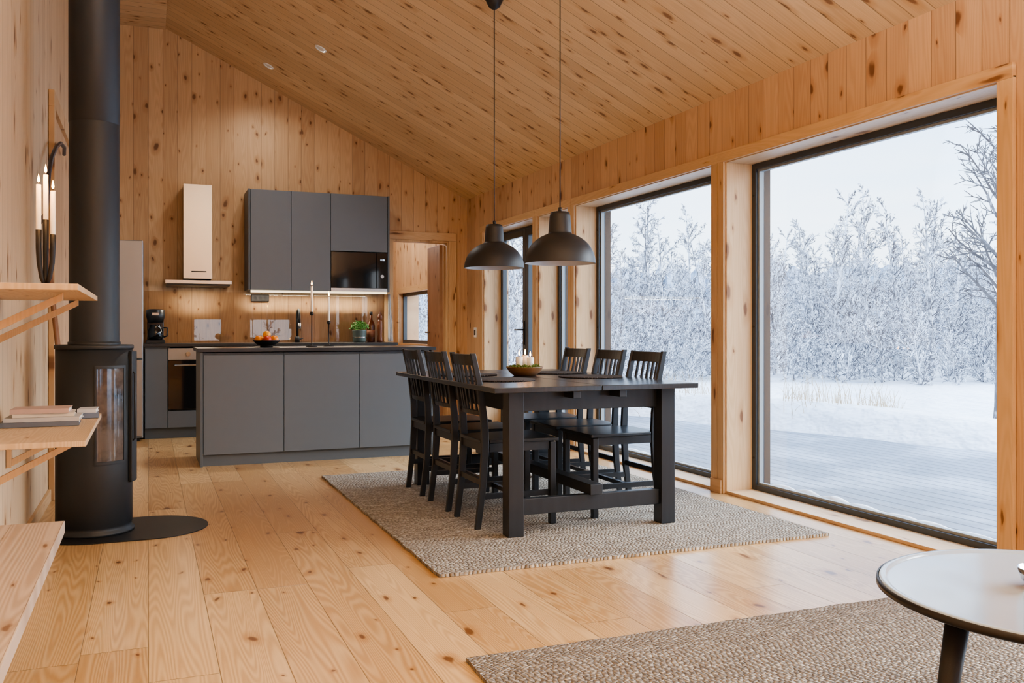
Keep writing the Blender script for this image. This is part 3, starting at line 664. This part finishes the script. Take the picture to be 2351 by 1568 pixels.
for nm,(dx,dy),r,c,lab in fr+[('orange',(.002,.0),.032,(.85,.36,.04),'light orange on top of the heap in the fruit bowl')]:
    top='top' in lab; z=IZ+.026+r+(.040 if top else .0)
    t=thing(nm,lab,'fruit',(.88+dx,7.45+dy,z))
    mt=plain(nm+'_skin',c,.4,var=.25,scale=30,bump=.2)
    MB().ball((0,0,0),r,20,12,1.0 if nm!='apple' else .9).build('flesh',mt,t)
    MB().tube([(0,0,r*.86),(.002,0,r*1.12)],.0018,6).build('stem',M_iron2,t)
t=thing('light_switch','small white light switch with dark rocker on the window wall','switch',(RX,9.42,1.0))
MB().box(-.012,-.001,-.04,.04,-.055,.055).build('plate',M_white,t,.003); MB().box(-.016,-.012,-.02,.02,-.03,.03).build('rocker',M_blkpl,t,.002)

# ------------------------------------------------------------ wood stove
sx,sy=-.255,5.064
t=thing('wood_stove','tall black cylindrical wood stove with flue pipe to the ceiling','stove',(sx,sy,.006))
R=.180
MB().lathe([(.0001,0),(R+.010,0),(R+.010,.012),(R-.004,.02),(R-.004,.04),(R,.045),(R,.925),(.0001,.925)],64).build('body',M_iron,t)
MB().lathe([(.0001,.926),(R+.003,.926),(R+.006,.93),(R+.006,.943),(R+.002,.948),(.0001,.948)],64).build('top_plate',M_iron,t)
a=math.atan2(-sy,-sx)        # direction to the camera side
gs=MB().shell(R-.002,R+.004,.37,.83,a+math.radians(3),a+math.radians(46),20).build('side_glass',M_ash,t)
fr_=MB()
fr_.shell(R,R+.007,.355,.369,a+math.radians(0),a+math.radians(50),20).shell(R,R+.007,.831,.845,a+math.radians(0),a+math.radians(50),20).shell(R,R+.007,.369,.831,a+math.radians(0),a+math.radians(2.8),4).shell(R,R+.007,.369,.831,a+math.radians(46.2),a+math.radians(50),4)
fr_.build('glass_frame',M_iron,gs)
dr=MB().shell(R+.001,R+.020,.25,.915,a+math.radians(60),a+math.radians(150),24).build('door',M_iron,t,.004)
MB().tube([(math.cos(a+1.10)*(R+.018),math.sin(a+1.10)*(R+.018),.46),(math.cos(a+1.10)*(R+.030),math.sin(a+1.10)*(R+.030),.47),(math.cos(a+1.10)*(R+.030),math.sin(a+1.10)*(R+.030),.80),(math.cos(a+1.10)*(R+.018),math.sin(a+1.10)*(R+.018),.81)],.005,8).build('handle',M_iron2,dr)
MB().lathe([(.118,.949),(.118,2.07),(.1185,2.075)],48).lathe([(.124,.949),(.124,.962),(.118,.964)],48).build('flue_pipe',M_iron,t)
MB().lathe([(.1185,2.071),(.1198,2.073),(.1198,RGZ-.02)],48).build('flue_pipe',M_iron,t)
poly=[]; px0,px1,pr=-.245,.005,.29
for i in range(25): q=-PI/2+PI*i/24; poly.append((px1+pr*math.cos(q),pr*math.sin(q)))
for i in range(25): q=PI/2+PI*i/24; poly.append((px0+pr*math.cos(q),pr*math.sin(q)))
o=MB().prism(poly,0,.005).build('floor_plate',M_steelplate,loc=(.0,5.05,.0005)); tag(o,'black steel floor plate with rounded end under the stove','floor plate')

# ------------------------------------------------------------ shelves on the left wall
def shelf(label,x1,y0,y1,z):      # z = top
    t=thing('wall_shelf',label,'shelf',(LX,0,z),group='pine wall shelves')
    MB().box(.002,x1-LX,y0,y1,-.02,0).build('board',M_shelf,t,.002)
    for yb in (y0+.22,y1-.2):
        MB().box(.002,.022,yb-.015,yb+.015,-.20,-.021).build('bracket_upright',M_bracket,t,.001)
        w=x1-LX-.06
        b=MB(); b.add([(.022,yb-.012,-.195),(.022,yb+.012,-.195),(.022,yb+.012,-.165),(.022,yb-.012,-.165),(w,yb-.012,-.045),(w,yb+.012,-.045),(w,yb+.012,-.021),(w,yb-.012,-.021)],[(0,1,2,3),(7,6,5,4),(0,4,5,1),(1,5,6,2),(2,6,7,3),(3,7,4,0)])
        b.build('bracket_strut',M_bracket,t,.001)
    return t
shelf('upper pine wall shelf with the black candle holder',-.2,3.08,4.2,1.172)
shelf('lower pine wall shelf carrying the stack of books',-.2,3.45,4.55,.645)
t=thing('bench','long pine bench top along the left wall in the foreground','bench',(LX,0,0))
MB().box(.003,.305,.6,3.31,.36,.40).build('bench_top',M_bench,t,.003)
for yb in (.7,3.0): MB().box(.003,.08,yb,yb+.03,0.001,.359).build('side_support',M_bracket,t,.002)
def book(label,x,y,z,L,W,T,col,rz=0,group=None):
    t=thing('book',label,'book',(x,y,z),rz,group)
    cm=plain('book_cover',col,.55)
    MB().box(-L/2,L/2,-W/2,W/2,0,.0025).box(-L/2,L/2,-W/2,W/2,T-.0025,T).box(-L/2,L/2,-W/2,-W/2+.003,.0025,T-.0025).build('cover',cm,t)
    MB().box(-L/2+.004,L/2-.004,-W/2+.004,W/2-.005,.0026,T-.0026).build('pages',plain('book_pages',(.75,.70,.62),.8),t)
BZ=.6465
book('slate grey book at the bottom of the stack on the lower shelf',-.40,4.10,BZ,.28,.20,.018,(.13,.15,.19),.02)
book('white-spined book second from the bottom of the shelf stack',-.39,4.11,BZ+.0185,.27,.20,.016,(.50,.48,.47),-.02)
book('cream book third from the bottom of the shelf stack',-.39,4.12,BZ+.035,.22,.17,.014,(.62,.55,.46),.03)
book('pale pink book on top of the shelf stack',-.40,4.11,BZ+.0495,.21,.16,.018,(.52,.37,.32),-.02)
book('small grey-blue book lying beside the stack, nearest the shelf end',-.245,4.38,BZ,.08,.14,.022,(.14,.17,.23),.1)
book('small white book lying on the small grey-blue book',-.245,4.38,BZ+.0225,.075,.13,.016,(.6,.6,.62),-.05)
t=thing('candle_holder','black curved iron candle holder for three candles on the upper shelf','candle holder',(-.318,3.365,1.1725))
spec=[(-.020,0.,.190,.150),(0.,.012,.225,.150),(.023,-.005,.175,.145)]
MB().tube([(-.012,.004,0),(.012,-.004,0)],.009,10).lathe([(.0001,0),(.020,0),(.020,.006),(.0001,.006)],20).build('foot',M_iron2,t)
for dx,dy,h1,h2 in spec:
    MB().tube([(dx*.1,dy*.1,.006),(dx*.55,dy*.5,.03),(dx*.9,dy*.9,.08),(dx,dy,.13),(dx,dy,h1)],[.006,.007,.008,.0088,.0093],12).build('arm',M_iron2,t)
    cn=MB().lathe([(.0083,h1-.005),(.0076,h1+h2),(.0001,h1+h2)],14,(dx,dy,0)).build('candle',M_wax,t)
    flame(dx,dy,h1+h2,cn,.8)
pts=[(LX+.002,5.60,1.62),(LX+.035,5.60,1.68),(LX+.04,5.61,1.80),(LX+.045,5.64,1.91),(LX+.05,5.74,2.01),(LX+.055,5.95,2.11),(LX+.055,6.25,2.19),(LX+.052,6.55,2.22),(LX+.035,6.75,2.21)]
tag(MB().tube(pts,.012,10).build('wall_bow',plain('grey_iron',(.09,.085,.10),.4,metal=.5)),'curved dark iron bow on the left wall beside the door casing','wall bow')
for i,(ya,lab) in enumerate(((5.75,'thin wooden stick leaning on the wall by the stove, nearer the camera'),(5.85,'thin wooden stick leaning on the wall by the stove, nearer the door'))):
    tag(MB().tube([(LX+.14,ya+.25,.01),(LX+.09,ya+.12,.7),(LX+.02,ya,1.50)],.011,8).build('wooden_stick',plain('brown_stick',(.28,.13,.06),.6),None),lab,'stick',group='leaning sticks')
t=thing('wall_vent','round white wall vent high on the left wall','vent',(LX,7.95,2.62))
MB().tube([(.001,0,0),(.012,0,0)],.065,24).build('ring',M_white,t); MB().tube([(.013,0,0),(.03,0,0)],.045,24).build('disc',M_white,t)

# ------------------------------------------------------------ table top things
TZ=RZ+.7385
for i,(x,y,lab) in enumerate(((1.80,4.62,'dark round woven placemat at the near stove-side chair'),(1.80,5.2,'dark round woven placemat on the stove side, farther along the table'),(2.40,4.72,'dark round woven placemat on the window side, nearer the camera'),(2.40,5.25,'dark round woven placemat on the window side, farther along the table'))):
    tag(MB().lathe([(.0001,0),(.185,0),(.188,.003),(.185,.006),(.0001,.007)],48).build('placemat',M_mat,loc=(x,y,TZ+.0005)),lab,'placemat',group='placemats on the dining table')
bx_,by_=2.10,5.0
t=thing('decorative_bowl','carved brown wooden bowl holding moss and candles on the dining table','bowl',(bx_,by_,TZ))
MB().lathe([(.0001,0),(.065,0),(.095,.025),(.110,.05),(.112,.055),(.104,.053),(.088,.03),(.0001,.02)],40).build('bowl_body',M_bowl,t)
m=MB(); rnd=random.Random(8)
for i in range(260):
    a=rnd.uniform(0,6.28); r=.098*math.sqrt(rnd.random()); h_=.05+rnd.uniform(-.008,.014); c=Vector((r*math.cos(a),r*math.sin(a),h_)); q=rnd.uniform(0,6.28); s_=.014
    m.tube([c,c+Vector((math.cos(q)*s_,math.sin(q)*s_,rnd.uniform(0,s_)))],[.004,.001],4,True,False)
m.lathe([(.0001,.047),(.097,.044)],24)
o=m.build('moss',M_moss,t); o['kind']='stuff'
for dx,dy,r,h_,lab in ((-.035,.0,.021,.085,'pillar candle at the left of the wooden bowl'),(.028,-.02,.022,.08,'pillar candle at the right front of the wooden bowl'),(.02,.04,.021,.09,'pillar candle at the back of the wooden bowl')):
    c=thing('pillar_candle','lit white '+lab,'candle',(bx_+dx,by_+dy,TZ+.030),group='candles in the wooden bowl')
    MB().lathe([(.0001,0),(r,0),(r,h_),(r*.8,h_+.001),(.0001,h_-.003)],24).build('wax',M_wax,c)
    flame(0,0,h_,c,.9)

# ------------------------------------------------------------ coffee table
t=thing('coffee_table','round coffee table with white tray top, black rim and black legs','table',(1.888,1.400,RZ))
r=.385; tz=.4355
MB().lathe([(.0001,tz-.006),(r-.026,tz-.006),(r-.022,tz-.005),(r-.018,tz),(r-.006,tz+.0005),(r-.004,tz-.003)],96).build('tray',M_wtray,t)
MB().lathe([(r-.003,tz-.002),(r+.001,tz-.003),(r+.002,tz-.016),(r-.015,tz-.024),(.0001,tz-.024)],96).build('rim',M_blkpl,t)
for k in range(3):
    q=math.radians(169+120*k)
    cx,cy=math.cos(q),math.sin(q)
    MB().tube([(cx*.33,cy*.33,0),(cx*.26,cy*.26,tz-.024)],[.016,.026],18).build('leg',M_iron,t)
t=thing('metal_bowl','small polished metal bowl on the round white table','bowl',(1.880,1.44,RZ+tz-.0055))
bs=MB().lathe([(.0001,0),(.03,0),(.048,.02),(.055,.045),(.053,.045),(.045,.022),(.0001,.006)],36).build('bowl_shell',plain('polished_metal',(.6,.6,.6),.15,metal=1),t)
MB().lathe([(.0001,.0262),(.044,.0262)],24).build('wax_filling',M_iron2,t)

# ------------------------------------------------------------ light
w=bpy.data.worlds.new('world'); bpy.context.scene.world=w; w.use_nodes=True; nt=w.node_tree
tc=nt.nodes.new('ShaderNodeTexCoord'); se=nt.nodes.new('ShaderNodeSeparateXYZ'); nt.links.new(tc.outputs['Generated'],se.inputs[0])
rp=nt.nodes.new('ShaderNodeValToRGB'); nt.links.new(se.outputs[2],rp.inputs[0]); e=rp.color_ramp.elements
e[0].position=0; e[0].color=(.82,.83,.88,1); e[1].position=.28; e[1].color=(.38,.58,.90,1); q=e.new(.10); q.color=(.63,.76,.92,1)
nz=nt.nodes.new('ShaderNodeTexNoise'); nz.inputs['Scale'].default_value=3; nz.inputs['Detail'].default_value=5; mp=nt.nodes.new('ShaderNodeMapping'); mp.inputs['Scale'].default_value=(1,1,5)
nt.links.new(tc.outputs['Generated'],mp.inputs[0]); nt.links.new(mp.outputs[0],nz.inputs['Vector'])
mx=nt.nodes.new('ShaderNodeMix'); mx.data_type='RGBA'; r2=nt.nodes.new('ShaderNodeMapRange'); r2.inputs[1].default_value=.45; r2.inputs[2].default_value=.72; r2.inputs[4].default_value=.55
nt.links.new(nz.outputs[0],r2.inputs[0]); nt.links.new(r2.outputs[0],mx.inputs[0]); nt.links.new(rp.outputs[0],mx.inputs[6]); mx.inputs[7].default_value=(.86,.88,.92,1)
bg=nt.nodes['Background']; nt.links.new(mx.outputs[2],bg.inputs[0]); bg.inputs[1].default_value=3.4
def light(ty,name,loc,energy,col,rot=(0,0,0),**kw):
    l=bpy.data.lights.new(name,ty); l.energy=energy; l.color=col
    for k_,v_ in kw.items(): setattr(l,k_,v_)
    o=bpy.data.objects.new(name,l); o.location=loc; o.rotation_euler=rot; C.objects.link(o); return o
sun=light('SUN','sun',(20,5,20),6.3,(.96,.98,1),angle=math.radians(50))
sun.rotation_euler=Vector((-1,.25,-.60)).to_track_quat('-Z','Y').to_euler()
a=light('AREA','ceiling_fill',(1.4,-.2,1.9),360,(.91,.96,1),shape='RECTANGLE',size=2.2,size_y=1.4); a.rotation_euler=Vector((.05,-.04,1)).to_track_quat('-Z','Y').to_euler()  # added fill behind the camera, bounced off the ceiling; no such fitting
for x,y in ((1.387,7.87),(1.09,9.07)):
    light('SPOT','spot_lamp',(x,y,RGZ-SL*(x-RGX)-.03),70 if y<8.5 else 26,(.98,.97,.95),spot_size=math.radians(150),spot_blend=.9,shadow_soft_size=.05)
light('POINT','far_room_fill',(2.3,11.8,2.6),48,(1,.98,.95),shadow_soft_size=.15)  # added fill to lighten the room past the doorway, not a fitting there
light('AREA','cabinet_light',(1.6,9.5,1.40),9,(1,.87,.68),shape='RECTANGLE',size=1.3,size_y=.03)
light('AREA','hood_light',(.455,9.4,1.45),2.5,(1,.87,.68),shape='RECTANGLE',size=.3,size_y=.1)
light('POINT','candle_light',(-.31,3.33,1.60),2.5,(1,.50,.2),shadow_soft_size=.02)
light('POINT','candle_light',(1.3,7.45,1.46),1.0,(1,.5,.2),shadow_soft_size=.02)
vs_=bpy.context.scene.view_settings
try:
    vs_.view_transform='AgX'; vs_.look='AgX - Medium High Contrast'; vs_.exposure=.46
except Exception as ex: print(ex)
